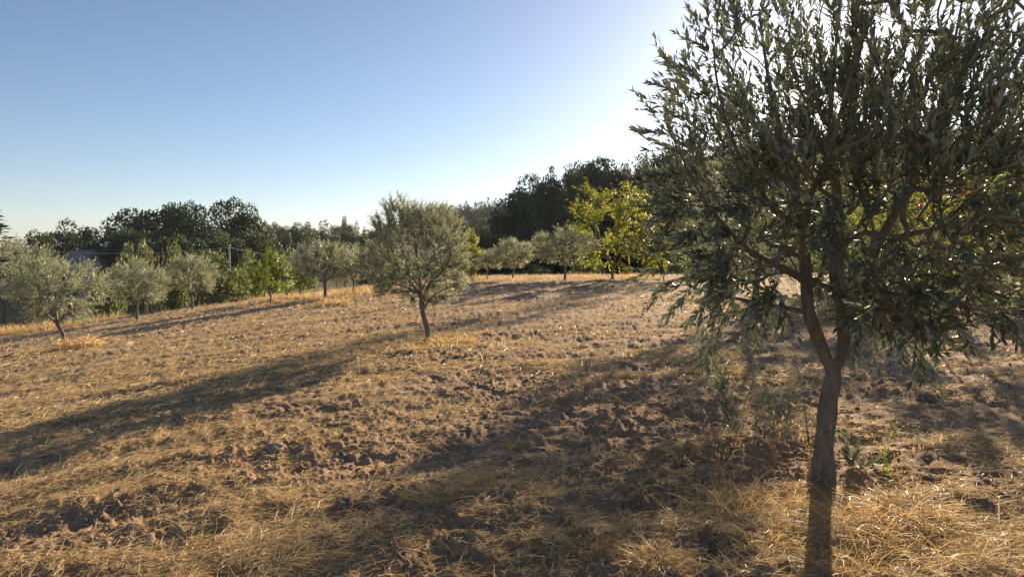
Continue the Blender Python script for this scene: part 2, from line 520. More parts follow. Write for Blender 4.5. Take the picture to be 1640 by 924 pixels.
def oat_mesh(seed):
    """a dead oat stalk with hanging spikelets"""
    r = np.random.default_rng(seed)
    acc = Acc()
    n = 5
    P = np.zeros((n, 8, 3)); R = np.zeros((n, 8))
    for i in range(n):
        a = r.uniform(0, 2 * pi); L = r.uniform(.38, .6); e = r.uniform(1.2, 1.5)
        p = np.array([r.normal(0, .03), r.normal(0, .03), 0])
        for k in range(8):
            P[i, k] = p; R[i, k] = .0018 - .00014 * k
            p = p + np.array([sin(a) * cos(e), cos(a) * cos(e), sin(e)]) * L / 7
            e -= .05 + .035 * k
    V, q = tubes(P, R, 3)
    acc.add(V, q, .5)
    pos = P[:, 4:].reshape(-1, 3); pos = np.repeat(pos, 3, 0) + r.normal(0, .008, (len(pos) * 3, 3))
    k = len(pos)
    Y = unit(np.stack([r.normal(0, .5, k), r.normal(0, .5, k), -np.ones(k)], -1))
    stamp(acc, LEAF4, pos, Y, rnd_dir(r, k), np.full(k, .028), np.full(k, .006), np.full(k, .9))
    me = acc.mesh('oat', False); me.materials.append(M['tuft'])
    return me

TB = [tuft_mesh(100 + k, 520, .24, .24, .0038, 1.3) for k in range(4)]
TM = [tuft_mesh(120 + k, 380, .22, .26, .007, 1.0) for k in range(3)]
TF = [tuft_mesh(140 + k, 260, .40, .40, .022, .8) for k in range(3)]
def put_tuft(me, u, v, lab, sc=1.0, rz=None, flat=1.0, group=None):
    p = hit(u, v)
    o = link('dry_grass_tuft', me, None, None, (p[0], p[1], float(ground(p[0], p[1]))))
    o.scale = (sc, sc, sc * flat); o.rotation_euler = (0, 0, rz if rz is not None else u * .37)
    tag(o, lab, 'grass tuft', group)
near = [(1175, 818, 'tall golden grass tuft left of the large olive trunk', 1.05, .95), (1245, 800, 'upright golden grass tuft just left of the olive trunk shadow', .9, 1.0),
        (1230, 872, 'golden grass tuft below the tall tuft, in front of the large olive', .9, .75), (1110, 850, 'thin straw tuft at the left foot of the tall golden tufts', .8, .6),
        (1375, 840, 'pale matted grass tuft right of the olive trunk shadow', 1.1, .75), (1455, 825, 'broad pale grass mat right of the large olive trunk', 1.25, .7),
        (1420, 895, 'pale grass mat at the bottom edge below the large olive', 1.2, .7), (1510, 890, 'pale tangled grass tuft at the bottom right', 1.1, .65),
        (1360, 905, 'pale grass tuft at the bottom edge beside the trunk shadow', .9, .8), (1600, 880, 'low straw tuft by the curved stalk at the bottom right corner', .8, .5),
        (765, 775, 'golden straw tuft on the furrow at bottom centre', .75, .7), (700, 800, 'flattened golden straw tuft left of the bottom centre one', .85, .45),
        (640, 860, 'flattened straw tuft in front of the dark round clod', .9, .4), (400, 890, 'golden straw tuft at the bottom edge left of centre', .9, .5),
        (330, 905, 'flat straw tuft at the bottom edge near the left', .8, .4), (950, 880, 'thin shaded straw tuft at the bottom right of centre', .7, .6),
        (880, 790, 'thin shaded straw tuft at the edge of the olive shadow', .6, .6), (1288, 778, 'short straw tuft at the left foot of the large olive trunk', .55, .6), (1348, 775, 'short straw tuft at the right foot of the large olive trunk', .55, .6), (1318, 772, 'straw tuft leaning against the front of the large olive trunk', .4, .5), (1050, 905, 'shaded straw tuft at the bottom edge below the thin tufts', .7, .6)]
for i, (u, v, lab, sc, fl) in enumerate(near):
    put_tuft(TB[i % 4], u, v, lab, sc, None, fl)
mid = [(705, 548, 'straw grass tuft around the foot of the centre olive', 1.1, 1.0), (745, 545, 'dry weed tuft right of the centre olive trunk', .8, 1.3), (665, 560, 'low straw tuft left of the centre olive trunk', 1.0, .6),
       (620, 600, 'low golden straw tuft in the field below the centre olive', .9, .5), (820, 705, 'orange straw tuft on the tilled ground right of centre', .5, .6),
       (1000, 600, 'straw tuft at the upper edge of the large olive shadow', .7, .5), (1065, 575, 'pale straw tuft on the lit ground left of the olive shadow', .8, .6)]
for i, (u, v, lab, sc, fl) in enumerate(mid):
    put_tuft(TM[i % 3], u, v, lab, sc, None, fl)
far = [(535, 488, 'orange grass mound at the foot of the middle orchard olive', 1.5, .9), (565, 476, 'small dry tuft under the slim orchard olive', .8, .7), (455, 484, 'dry grass tuft under the green fruit tree', 1.0, .7),
       (480, 478, 'dry grass tuft right of the green fruit tree', .9, .7), (130, 556, 'pale grass mound right of the left olive foot', 1.3, .8), (60, 563, 'low pale grass mound left of the left olive foot', .9, .5),
       (960, 450, 'reddish dry grass at the foot of the yellow tree', .8, .5)]
for i, (u, v, lab, sc, fl) in enumerate(far):
    put_tuft(TF[i % 3], u, v, lab, sc, None, fl)
# verge of long dry grass along the far edge (nobody could count it)
def verge():
    acc = Acc()
    for u0, u1, va, vb, n, h in ((-60, 130, 545, 520, 5200, .42), (-60, 220, 526, 503, 4200, .5), (130, 330, 518, 488, 4200, .4), (300, 520, 492, 475, 4200, .34), (500, 640, 474, 466, 2600, .32), (740, 1060, 451, 443, 3600, .25)):
        e0, e1 = hit(u0, va), hit(u1, vb)
        t = rng.random(n)
        x = e0[0] + (e1[0] - e0[0]) * t + rng.normal(0, .35, n); y = e0[1] + (e1[1] - e0[1]) * t + rng.normal(0, 1.1, n)
        k = perlin(x * .7, y * .7, 61) + .25 * perlin(x * 2, y * 2, 62)
        ok = rng.random(n) < np.clip(k * 1.6 + .5, .06, 1); x, y, k = x[ok], y[ok], k[ok]; m = len(x)
        blades(acc, x, y, ground(x, y) - .02, rng.random(m) * 2 * pi, rng.uniform(.7, 1.5, m), h * rng.uniform(.4, 1.2, m) * (1 + .6 * k), rng.uniform(.008, .02, m), -rng.uniform(.2, 1.4, m), np.clip(rng.normal(.55, .25, m), 0, 1), 2)
    tag(link('verge_grass', acc.mesh('verge_grass', True), M['tuft']), 'long dry grass in the verge along the far edge of the field', 'grass', None, 'stuff')
verge()

OAT = [oat_mesh(3), oat_mesh(4)]
for i, (u, v, lab) in enumerate(((1150, 790, 'dead oat stalks nodding over the tall golden tuft'), (1290, 770, 'dead oat stalks against the foot of the large olive'), (1440, 770, 'thin dead oat stalks right of the large olive trunk'), (1240, 740, 'pale oat stalks behind the upright golden tuft'))):
    p = hit(u, v)
    o = link('oat_stalk', OAT[i % 2], None, None, (p[0], p[1], float(ground(p[0], p[1]))))
    o.rotation_euler = (0, 0, i * 1.9)
    tag(o, lab, 'dry stalks')

# ------------------------------------------------------------------ growing trees
def resample(pts, step):
    pts = np.asarray(pts, float)
    # Catmull-Rom
    out = []
    ext = np.vstack([2 * pts[0] - pts[1], pts, 2 * pts[-1] - pts[-2]])
    for i in range(len(pts) - 1):
        p0, p1, p2, p3 = ext[i:i + 4]
        n = max(2, int(np.linalg.norm(p2 - p1) / step) + 1)
        for t in np.arange(n) / n:
            out.append(.5 * ((2 * p1) + (-p0 + p2) * t + (2 * p0 - 5 * p1 + 4 * p2 - p3) * t * t + (-p0 + 3 * p1 - 3 * p2 + p3) * t ** 3))
    out.append(pts[-1])
    return np.array(out)

def grow(r, limbs, targets, step, jit=.18, avoid=0, root_bias=.25):
    """limbs: polylines (first is the trunk, later ones start on earlier). Returns nodes, parents"""
    P, par = [], []
    for li, l in enumerate(limbs):
        pts = resample(l, step)
        if li == 0: base = -1; start = 0
        else:
            d = np.linalg.norm(np.array(P) - pts[0], axis=1); base = int(np.argmin(d)); start = 1
        for k in range(start, len(pts)):
            P.append(pts[k]); par.append(base); base = len(P) - 1
    nl = len(P)
    c = np.array(P[min(avoid, nl - 1)])
    targets = targets[np.argsort(np.linalg.norm(targets - c, axis=1))]
    PA = np.zeros((nl + len(targets) * 14, 3)); PA[:nl] = P; n = nl
    dist = np.full(len(PA), 0.0)
    for t in targets:
        d = np.linalg.norm(PA[avoid:n] - t, axis=1) + root_bias * np.maximum(0, PA[avoid:n, 2] - t[2] - .0)
        j = int(np.argmin(d)) + avoid
        dd = np.linalg.norm(PA[j] - t)
        m = min(10, max(1, int(round(dd / step))))
        p0 = PA[j].copy(); cur = j
        # leave along the parent's own direction, then bend to the target
        pd = unit(PA[j] - PA[par[j]]) if par[j] >= 0 else np.array([0, 0, 1.])
        mid = p0 + pd * dd * .35 + (t - p0) * .3
        for k in range(1, m + 1):
            s = k / m
            q = (1 - s) ** 2 * p0 + 2 * s * (1 - s) * mid + s * s * t
            if k < m: q = q + r.normal(0, jit * step, 3)
            if n >= len(PA): break
            PA[n] = q; par.append(cur); cur = n; n += 1
    P = PA[:n]; par = np.array(par)
    cnt = np.ones(n)
    for i in range(n - 1, 0, -1):
        if par[i] >= 0: cnt[par[i]] += cnt[i] * (1.0)
    return P, par, cnt, nl

def seg_tubes(acc, P, par, rad, idx, sides=4):
    a = par[idx]; ok = a >= 0; idx = idx[ok]; a = a[ok]
    if not len(idx): return
    d = P[idx] - P[a]
    PP = np.stack([P[a] - d * .04, P[idx] + d * .04], 1)
    RR = np.stack([np.minimum(rad[a], rad[idx] * 1.5), rad[idx]], 1)
    V, q = tubes(PP, RR, sides)
    acc.add(V, q, .5)

def shoots(r, acc_leaf, acc_stem, base, D, L, npairs, leafL, leafW, droop, tmpl, spread=.75, keepfn=None, stem_r=.0016):
    """leafy shoots: base (n,3) start, D direction, L length"""
    n = len(base)
    m = npairs + 1
    P = np.empty((n, m, 3)); P[:, 0] = base
    d = unit(D)
    for k in range(npairs):
        P[:, k + 1] = P[:, k] + d * (L / npairs)[:, None]
        d = unit(d + np.array([0, 0, -1.]) * droop[:, None] / npairs + r.normal(0, .07, (n, 3)))
    if acc_stem is not None:
        sub = P[:, ::max(1, npairs // 3)]
        rr = np.broadcast_to(np.linspace(stem_r, stem_r * .35, sub.shape[1]), sub.shape[:2])
        V, q = tubes(sub, rr, 3); acc_stem.add(V, q, .6)
    res = []
    phase = r.random(n) * pi
    for k in range(1, m):
        T = unit(P[:, k] - P[:, k - 1])
        ref = unit(np.cross(T, np.array([.31, .17, .93])))
        bi = np.cross(T, ref)
        for sgn in (0, 1):
            th = phase + (k % 2) * pi / 2 + sgn * pi + r.normal(0, .35, n)
            side = ref * np.cos(th)[:, None] + bi * np.sin(th)[:, None]
            sp = spread * (1 - .35 * k / m)
            Y = unit(T + side * sp * r.uniform(.7, 1.4, (n, 1)) + r.normal(0, .12, (n, 3)))
            N = unit(T * 1.0 - side * .2 + np.array([0, 0, .5]) + r.normal(0, .35, (n, 3)))
            LL = leafL * r.uniform(.65, 1.2, n) * (1 - .35 * (k / m) ** 3)
            ok = r.random(n) < .93
            res.append((P[:, k][ok], Y[ok], N[ok], LL[ok], (leafW * r.uniform(.8, 1.2, n) * LL / leafL)[ok], np.clip(r.normal(.4 + .25 * k / m, .22, n), 0, 1)[ok]))
    return [np.concatenate([x[i] for x in res]) for i in range(6)]

def trunk_mesh(name, pts, radii, sides=14, step=.03, seed=1, amp=.12, flare=.0):
    P = resample(pts, step)
    t = np.linspace(0, 1, len(P))
    R = np.interp(t, np.linspace(0, 1, len(radii)), radii)
    V, q = tubes(P[None], R[None], sides)
    c = np.repeat(P, sides, 0)
    d = V - c
    ang = np.tile(np.arange(sides) / sides * 2 * pi, len(P)); zz = np.repeat(t * np.linalg.norm(P[-1] - P[0]), sides)
    f = 1 + amp * perlin(np.cos(ang) * 1.3 + zz * 5, np.sin(ang) * 1.3 + seed * 3.1, seed) * 1.4 + amp * .8 * perlin(ang * 2.2, zz * 7 + seed, seed + 9) * np.abs(np.sin(ang / 2)) + amp * .35 * perlin(np.cos(ang) * 5 + zz * 2, np.sin(ang) * 5, seed + 4)
    f = f + flare * (.75 + .9 * perlin(ang * 1.3 + .5, zz * 2, seed + 13)) * np.exp(-zz / .11)
    V = c + d * f[:, None]
    return new_mesh(name, V, [q], None, True)

# ------------------------------------------------------------------ the large olive in the foreground
def ellipsoid_targets(r, n, c, rad, inner=.25, holes=None, zmin=None):
    out = []
    while len(out) < n:
        d = unit(r.normal(size=3)); k = (inner + (1 - inner) * r.random()) ** (1 / 2.2)
        p = np.array(c) + d * np.array(rad) * k
        if zmin is not None and p[2] < zmin: continue
        if holes and not holes(p): continue
        out.append(p)
    return np.array(out)

def big_olive():
    r = np.random.default_rng(42)
    base = hit(1315, 765); base[2] = float(terrain(base[0], base[1])) - .02
    dpt = base[1]
    root = thing('olive_tree', 'large leafy olive tree filling the right side with the sun behind its crown', 'olive tree', tuple(base))
    W = lambda u, v, d=0.0: ray(u, v, dpt + d) - base
    fork = W(1334, 600)
    trunk = [np.array([0, 0, -.1]), W(1317, 748), W(1318, 735), W(1322, 690), W(1328, 640), fork, W(1337, 575)]
    limbA = [W(1329, 640), fork, W(1318, 560, .02), W(1296, 500, .05), W(1290, 440, .06), W(1286, 370, 0), W(1262, 270, -.1), W(1235, 150, -.1), W(1215, 20, 0)]
    limbB = [W(1330, 640), fork, W(1350, 560, .08), W(1348, 500, .18), W(1338, 430, .3), W(1342, 330, .4), W(1330, 200, .35), W(1340, 60, .3), W(1350, -60, .3)]
    limbC = [W(1348, 500, .18), W(1378, 450, .1), W(1410, 385, -.1), W(1455, 300, -.3), W(1500, 190, -.35), W(1530, 60, -.3), W(1550, -50, -.2)]
    limbD = [W(1291, 450, .06), W(1255, 430, -.1), W(1200, 400, -.3), W(1150, 350, -.4), W(1110, 290, -.45), W(1075, 215, -.5)]
    limbE = [W(1410, 385, -.1), W(1480, 370, 0), W(1560, 350, .15), W(1660, 300, .3)]
    limbF = [W(1342, 360, .4), W(1390, 300, .8), W(1430, 200, 1.1), W(1480, 80, 1.2)]
    limbG = [W(1378, 450, .1), W(1430, 470, -.4), W(1500, 480, -.75), W(1580, 500, -.9), W(1640, 530, -.95)]
    limbH = [W(1286, 380, .0), W(1300, 310, -.5), W(1330, 240, -.85), W(1360, 130, -.95), W(1400, 20, -.9)]
    limbI = [W(1296, 500, .05), W(1240, 490, .25), W(1190, 480, .4), W(1140, 470, .45), W(1095, 455, .45)]
    limbJ = [W(1348, 480, .2), W(1420, 440, .6), W(1500, 400, .9), W(1600, 380, 1.1)]
    limbK = [W(1285, 365, 0), W(1235, 330, -.2), W(1180, 240, -.3), W(1150, 140, -.3), W(1140, 40, -.25)]
    rad = {'trunk': (.088, .075, .063, .057, .056, .057, .03)}
    link('trunk', trunk_mesh('trunk', trunk, rad['trunk'], 28, .012, 1, .2, .3), M['bark'], root)
    for l, rr, sd in ((limbA, (.03, .044, .040, .037, .036, .034, .024, .014, .006), 2), (limbB, (.03, .044, .044, .040, .040, .030, .020, .012, .005), 3),
                      (limbC, (.038, .034, .028, .022, .016, .01, .005), 4), (limbD, (.028, .022, .017, .012, .008, .004), 5), (limbE, (.02, .016, .01, .005), 6),
                      (limbF, (.022, .018, .012, .005), 7), (limbG, (.022, .018, .013, .009, .004), 8), (limbH, (.02, .017, .013, .008, .004), 9),
                      (limbI, (.022, .018, .013, .009, .004), 10), (limbJ, (.02, .016, .01, .004), 11), (limbK, (.02, .017, .012, .008, .004), 12)):
        link('limb', trunk_mesh('limb', l, tuple(v * (1 if k_ < 4 else .75) for k_, v in enumerate(rr)), 10, .03, sd, .12), M['bark'], root)
    cw = np.array([2.62, 4.75, 2.62]) - base
    def ok(p):
        q = p + base
        # keep clear of the left edge of the crown as pictured
        u = W0 / 2 + q[0] / q[1] * F; v = 395 - (q[2] - CAMZ) / q[1] * F
        lim = np.interp(v, [-300, 0, 60, 110, 190, 225, 260, 330, 450, 500, 600], [1150, 1135, 1100, 1085, 1065, 1065, 1085, 1075, 1095, 1180, 1420])
        bot = np.interp(u, [1000, 1100, 1200, 1330, 1400, 1500, 1640, 1900], [440, 450, 470, 470, 520, 570, 585, 540])
        return u > lim and v < bot
    T = ellipsoid_targets(r, 1300, cw, (1.75, 1.6, 1.8), .1, ok)
    T = np.concatenate([T, ellipsoid_targets(r, 800, cw + np.array([0, -.2, -.75]), (1.7, 1.4, .85), .1, ok)])
    P, par, cnt, nl = grow(r, [trunk, limbA, limbB, limbC, limbD, limbE, limbF, limbG, limbH, limbI, limbJ, limbK], T, .09, .16, 18, .3)
    radn = .0019 * cnt ** .40
    br = Acc(); idx = np.arange(nl, len(P))
    seg_tubes(br, P, par, radn, idx, 5)
    # leafy shoots from the thin wood
    thin = idx[cnt[idx] < 14]
    ends = idx[cnt[idx] <= 1.5]
    src = np.concatenate([np.repeat(ends, 2), r.choice(thin, 3700)])
    c0 = cw + np.array([-.1, 0, -.6])
    outd = unit(P[src] - c0)
    up = np.array([0, 0, 1.])
    D = unit(outd * .7 + up * r.uniform(.3, 1.5, (len(src), 1)) + r.normal(0, .32, (len(src), 3)))
    keepu = (r.random(len(src)) < np.interp((P[src] + base)[:, 2], [1.6, 2.4, 3.0, 4.4], [1, .75, .36, .30]) * np.clip(.95 + 1.5 * perlin(P[src][:, 0] * 2.1 + P[src][:, 1], P[src][:, 2] * 2.1, 71), .25, 1.25))
    keepu &= ~(((P[src] + base)[:, 0] < 1.75) & ((P[src] + base)[:, 2] > 2.25) & (r.random(len(src)) < .4))
    src, outd, D = src[keepu], outd[keepu], D[keepu]
    low = (P[src] + base)[:, 2] < 1.9
    D[low] = unit(outd[low] * .9 + r.normal(0, .4, (low.sum(), 3)) + up * r.uniform(-.7, .6, (low.sum(), 1)))
    L = r.uniform(.18, .42, len(src)); droop = r.uniform(-.45, .2, len(src))
    # hanging and edge shoots that the photograph picks out
    ex = [(1190, 482, .4, (-.6, 0, -.5), .30), (1150, 500, .4, (-.25, 0, -1), .34), (1140, 470, .45, (-.5, 0, -.9), .34), (1136, 545, .38, (-.05, 0, -1), .28), (1095, 455, .45, (-1, 0, -.2), .22),
          (1100, 190, -.5, (-1, 0, .15), .30), (1110, 250, -.5, (-1, 0, .28), .30), (1075, 215, -.5, (-1, 0, .05), .22), (1120, 130, -.45, (-.8, 0, .6), .28), (1060, 430, .2, (-.9, 0, -.3), .25), (1085, 445, .1, (-.7, -.2, -.5), .3), (1100, 470, .2, (-.5, 0, -.7), .25), (1165, 495, .2, (-.3, 0, -.8), .3), (1125, 485, .3, (-.2, 0, -1), .35), (1132, 560, .38, (.05, 0, -1), .22), (1215, 500, .1, (-.2, -.3, -.6), .3), (1080, 400, -.1, (-1, 0, -.1), .28), (1140, 60, -.3, (-.3, 0, 1), .28),
          (1140, 90, -.3, (-.6, 0, .9), .26), (1180, 40, -.2, (-.3, 0, 1), .3), (1205, 30, 0, (-.1, 0, 1), .3), (1100, 160, -.45, (-.9, 0, .5), .25), (1090, 280, -.4, (-.9, 0, .1), .2)]
    eb = np.array([W(u, v, d) for u, v, d, _, _ in ex]); ed = np.array([d for *_, d, _ in ex], float); el = np.array([l for *_, l in ex])
    src_p = np.concatenate([P[src], np.repeat(eb, 2, 0)]); D = np.concatenate([D, np.repeat(ed, 2, 0) + r.normal(0, .1, (2 * len(ex), 3))])
    L = np.concatenate([L, np.repeat(el, 2)]); droop = np.concatenate([droop, np.full(2 * len(ex), .15)])
    lv = shoots(r, None, br, src_p, D, L, 9, .080, .0235, droop, LEAF8, .58)
    link('branches', br.mesh('branches', True), M['twig'], root)
    pos, Y, N, LL, WW, tint = lv
    wp = pos + base
    dist = np.linalg.norm(wp - np.array([0, 0, CAMZ]), axis=1)
    u = W0 / 2 + wp[:, 0] / wp[:, 1] * F; v = 395 - (wp[:, 2] - CAMZ) / wp[:, 1] * F
    ratio = LL / dist * ((u < W0 - 10) & (v > 5) & (u > 0) & (dist > 1.2))
    far_enough = dist > 1.6
    order = np.argsort(-ratio); big = order[:290]
    rest = np.setdiff1d(np.arange(len(pos)), big); rest = rest[far_enough[rest]]
    acc = Acc()
    for tm, sel in ((LEAF8, rest[dist[rest] < 3.9]), (LEAF6, rest[(dist[rest] >= 3.9) & (dist[rest] < 5)]), (LEAF4, rest[dist[rest] >= 5])):
        stamp(acc, tm, pos[sel], Y[sel], N[sel], LL[sel], WW[sel], tint[sel])
    tag(link('foliage', acc.mesh('foliage', True), M['olive'], root), None, None, None, 'stuff')
    lm = []
    for k in range(3):
        a = Acc(); a.add(LEAF8[0] * np.array([.215, 1, .55 + .25 * k]), LEAF8[1], .2 + .3 * k)
        me = a.mesh('leaf', True); me.materials.append(M['olive']); lm.append(me)
    for k, i in enumerate(big):
        y = Vector(unit(Y[i])); x = y.cross(Vector(N[i])).normalized(); z = x.cross(y)
        o = bpy.data.objects.new('leaf', lm[k % 3]); C.objects.link(o); o.parent = root
        mt = Matrix((x, y, z)).transposed().to_4x4()
        o.matrix_local = Matrix.Translation(Vector(pos[i])) @ mt @ Matrix.Scale(float(LL[i]), 4)
    print('big olive leaves', len(pos))
    # suckers at its foot
    for u, v, h, lab in ((1232, 712, .45, 'leafy green sucker shoot left of the large olive trunk'), (1183, 700, .5, 'tall leafy shoot in the shade left of the large olive'),
                         (1375, 745, .24, 'small leafy olive shoot just right of the large trunk'), (1410, 752, .36, 'upright yellow-green weed right of the large olive trunk'),
                         (1298, 700, 1.15, 'thin bare sucker rising close beside the large olive trunk'), (1215, 560, .3, 'low green weed behind the large olive in its shade'), (1120, 470, .3, 'small green sapling on the lit ground behind the large olive'), (1255, 660, .5, 'leafy sucker close behind the large olive trunk on its left'), (1150, 640, .35, 'low leafy shoot at the left rim of the large olive shade'), (1205, 620, .9, 'tall thin bare sucker left of the large olive trunk')):
        p = hit(u, v)
        rr = np.random.default_rng(u)
        rt = thing('olive_shoot', lab, 'plant', (p[0], p[1], float(ground(p[0], p[1])) - .01))
        weed = 'weed' in lab; bare = 'bare' in lab
        ns = 2 if bare else 5 if not weed else 2
        b = rr.normal(0, .012 if bare else .03, (ns, 3)); b[:, 2] = 0
        st = Acc()
        dd = rr.normal(0, .12 if weed or bare else .3, (ns, 3)) + up
        lv = shoots(rr, None, st, b, dd, h * rr.uniform(.7, 1.1, ns), 12 if weed else 9, .088 if not weed else .045, .024 if not weed else .011, np.full(ns, .1), LEAF8, .8, stem_r=.004 if bare else .0022)
        link('stem', st.mesh('stem', True), M['twig'], rt)
        if bare: lv = [a[rr.random(len(lv[0])) < .15] if False else a[::6] for a in lv]
        la = Acc(); stamp(la, LEAF8, *lv)
        tag(link('foliage', la.mesh('foliage', True), M['green'] if weed else M['olive'], rt), None)
big_olive()

# ------------------------------------------------------------------ the centre olive
def centre_olive():
    r = np.random.default_rng(8)
    base = hit(688, 546); base[2] = float(terrain(base[0], base[1])) - .02
    dpt = base[1]
    root = thing('olive_tree', 'round silvery olive tree standing alone in the middle of the field', 'olive tree', tuple(base))
    W = lambda u, v, d=0.0: ray(u, v, dpt + d) - base
    trunk = [np.array([0, 0, -.1]), W(684, 525), W(678, 505), W(675, 480)]
    lA = [W(676, 495), W(675, 480), W(662, 458), W(645, 440), W(628, 400, -.1), W(622, 350, -.1)]
    lB = [W(676, 495), W(675, 480), W(672, 450, .1), W(668, 410, .2), W(660, 360, .2), W(650, 325, .2)]
    lC = [W(676, 485), W(688, 455, -.15), W(712, 430, -.25), W(725, 390, -.3), W(715, 345, -.2)]
    lD = [W(676, 500), W(690, 478, -.3), W(715, 462, -.4), W(735, 455, -.4)]
    lE = [W(672, 470), W(650, 460, .35), W(620, 450, .45), W(600, 425, .5)]
    limbs = [trunk, lA, lB, lC, lD, lE]
    link('trunk', trunk_mesh('trunk', trunk, (.062, .048, .044, .042), 12, .03, 21, .14, .3), M['bark'], root)
    for l, rr in ((lA, (.032, .026, .02, .012, .005)), (lB, (.034, .028, .02, .012, .005)), (lC, (.03, .025, .018, .01, .005)), (lD, (.022, .016, .01, .005)), (lE, (.022, .018, .012, .005))):
        link('limb', trunk_mesh('limb', l, rr, 8, .04, 22, .1), M['bark'], root)
    c = W(667, 412)
    k = dpt / F
    def ok(p):
        q = p + base; u = W0 / 2 + q[0] / q[1] * F; v = 395 - (q[2] - CAMZ) / q[1] * F
        bot = np.interp(u, [590, 620, 650, 690, 725, 745], [440, 468, 476, 484, 508, 470])
        top = np.interp(u, [590, 605, 640, 670, 700, 730, 745], [362, 335, 322, 340, 338, 346, 385])
        return top < v < bot
    T = ellipsoid_targets(r, 700, c, (78 * k, 76 * k, 100 * k), .2, ok)
    P, par, cnt, nl = grow(r, limbs, T, .07, .16, 6, .3)
    br = Acc(); idx = np.arange(nl, len(P))
    seg_tubes(br, P, par, .0017 * cnt ** .42, idx, 4)
    ends = idx[cnt[idx] <= 1.5]; pick = r.choice(idx[cnt[idx] < 10], 2100)
    src = np.concatenate([ends, ends, ends, pick])
    outd = unit(P[src] - (c + np.array([0, 0, -.45])))
    D = unit(outd * .8 + np.array([0, 0, 1.]) * r.uniform(.1, .9, (len(src), 1)) + r.normal(0, .35, (len(src), 3)))
    low = P[src][:, 2] < c[2] - .25
    D[low] = unit(outd[low] + np.array([0, 0, -1.]) * r.uniform(-.3, .5, (low.sum(), 1)) + r.normal(0, .3, (low.sum(), 3)))
    lv = shoots(r, None, br, P[src], D, r.uniform(.10, .24, len(src)), 7, .054, .0145, r.uniform(-.1, .5, len(src)), LEAF6)
    link('branches', br.mesh('branches', True), M['twig'], root)
    acc = Acc(); stamp(acc, LEAF6, *lv)
    tag(link('foliage', acc.mesh('foliage', True), M['olive_far'], root), None, None, None, 'stuff')
    print('centre leaves', len(lv[0]))
centre_olive()

# ------------------------------------------------------------------ orchard trees (unit height prototypes)
def small_tree(seed, leafL, leafW, tmpl, mat, ntarget=75, per=3, npairs=6, sl=(.08, .2), crown=((0, 0, .64), (.42, .42, .34)), fork=.26, stems=3, droop=(-.1, .6), hang=False, tr=.024, lean=0.0, zcut=None):
    r = np.random.default_rng(seed)
    tk = [np.array([0, 0, -.03]), np.array([.012, 0, fork * .5]), np.array([lean, .01, fork])]
    limbs = [tk]
    a0 = r.random() * 6
    cc, cr = np.array(crown[0]), np.array(crown[1])
    for i in range(stems):
        a = a0 + i * 2 * pi / stems + r.normal(0, .2)
        e = cc + np.array([cos(a) * cr[0] * .55, sin(a) * cr[1] * .55, cr[2] * r.uniform(.2, .6)])
        limbs.append([tk[-1], tk[-1] * .55 + e * .45 + np.array([cos(a) * .05, sin(a) * .05, -.03]), e])
    T = ellipsoid_targets(r, ntarget, cc, cr, .25)
    lob = 1 + .28 * perlin(T[:, 0] * 5 + seed, T[:, 2] * 5 + T[:, 1] * 3, seed)
    T = cc + (T - cc) * lob[:, None]
    P, par, cnt, nl = grow(r, limbs, T, .05, .18, 4, .3)
    wd = Acc()
    V, q = tubes(resample(tk, .03)[None], np.linspace(tr, tr * .8, len(resample(tk, .03)))[None], 8); wd.add(V, q)
    radn = np.maximum(.0016 * cnt ** .5, .0012)
    seg_tubes(wd, P, par, np.minimum(radn, tr * .6), np.arange(len(resample(tk, .05)), len(P)), 4)
    idx = np.arange(nl, len(P)); ends = idx[cnt[idx] <= 1.5]
    thin = idx[cnt[idx] < 14]
    src = np.concatenate([np.repeat(ends, max(1, per // 3)), r.choice(thin, int(ntarget * per * 1.1))])
    outd = unit(P[src] - (cc - np.array([0, 0, .15])))
    D = unit(outd + np.array([0, 0, 1.]) * r.uniform(-.2, .8, (len(src), 1)) + r.normal(0, .4, (len(src), 3)))
    lv = shoots(r, None, None, P[src] + r.normal(0, .012, (len(src), 3)), D, r.uniform(*sl, len(src)), npairs, leafL, leafW, r.uniform(*droop, len(src)), tmpl)
    if zcut:
        kz = lv[0][:, 2] > zcut + .12 * np.hypot(lv[0][:, 0], lv[0][:, 1]) - .03
        lv = [q_[kz] for q_ in lv]
    if hang:
        lv[1] = unit(lv[1] + np.array([0, 0, -1.1]))
    acc = Acc(); stamp(acc, tmpl, *lv)
    cm = acc.mesh('crown', False); cm.materials.append(mat)
    wm = wd.mesh('trunk', True); wm.materials.append(M['bark_far'])
    return wm, cm

OL = [small_tree(200 + k, .036, .0115, LEAF4, M['olive_far'], 130, 8, 7, crown=((0, 0, .66), (.42, .42, .31)), fork=.28, zcut=.30, lean=.03 * (k - 1.5)) for k in range(4)]
OB = small_tree(209, .024, .006, LEAF4, M['olive_far'], 260, 6, 7, (.06, .12), crown=((0, 0, .6), (.42, .42, .38)))
GR = [small_tree(220 + k, .046, .027, LEAF4, M['green'], 110, 5, 5, crown=((0, 0, .6), (.38, .38, .38)), fork=.2, hang=True) for k in range(2)]
YE = [small_tree(230 + k, .034, .017, LEAF4, M['yellow'], 115, 5, 6, (.07, .17), crown=((0, 0, .58), (.42, .42, .42)), fork=.12, stems=5, hang=True, tr=.014) for k in range(2)]
YN = [small_tree(235, .05, .026, LEAF4, M['yellow'], 70, 3, 5, (.05, .1), crown=((0, 0, .55), (.16, .16, .45)), fork=.2, stems=3, hang=True, tr=.014)]
RE = [small_tree(240, .036, .02, LEAF4, M['redleaf'], 90, 5, 5, hang=True)]
SH = [small_tree(250 + k, .055, .024, LEAF4, M['shrub'], 120, 5, 5, (.08, .16), crown=((0, 0, .45), (.5, .5, .45)), fork=.08, stems=5, tr=.012) for k in range(3)]
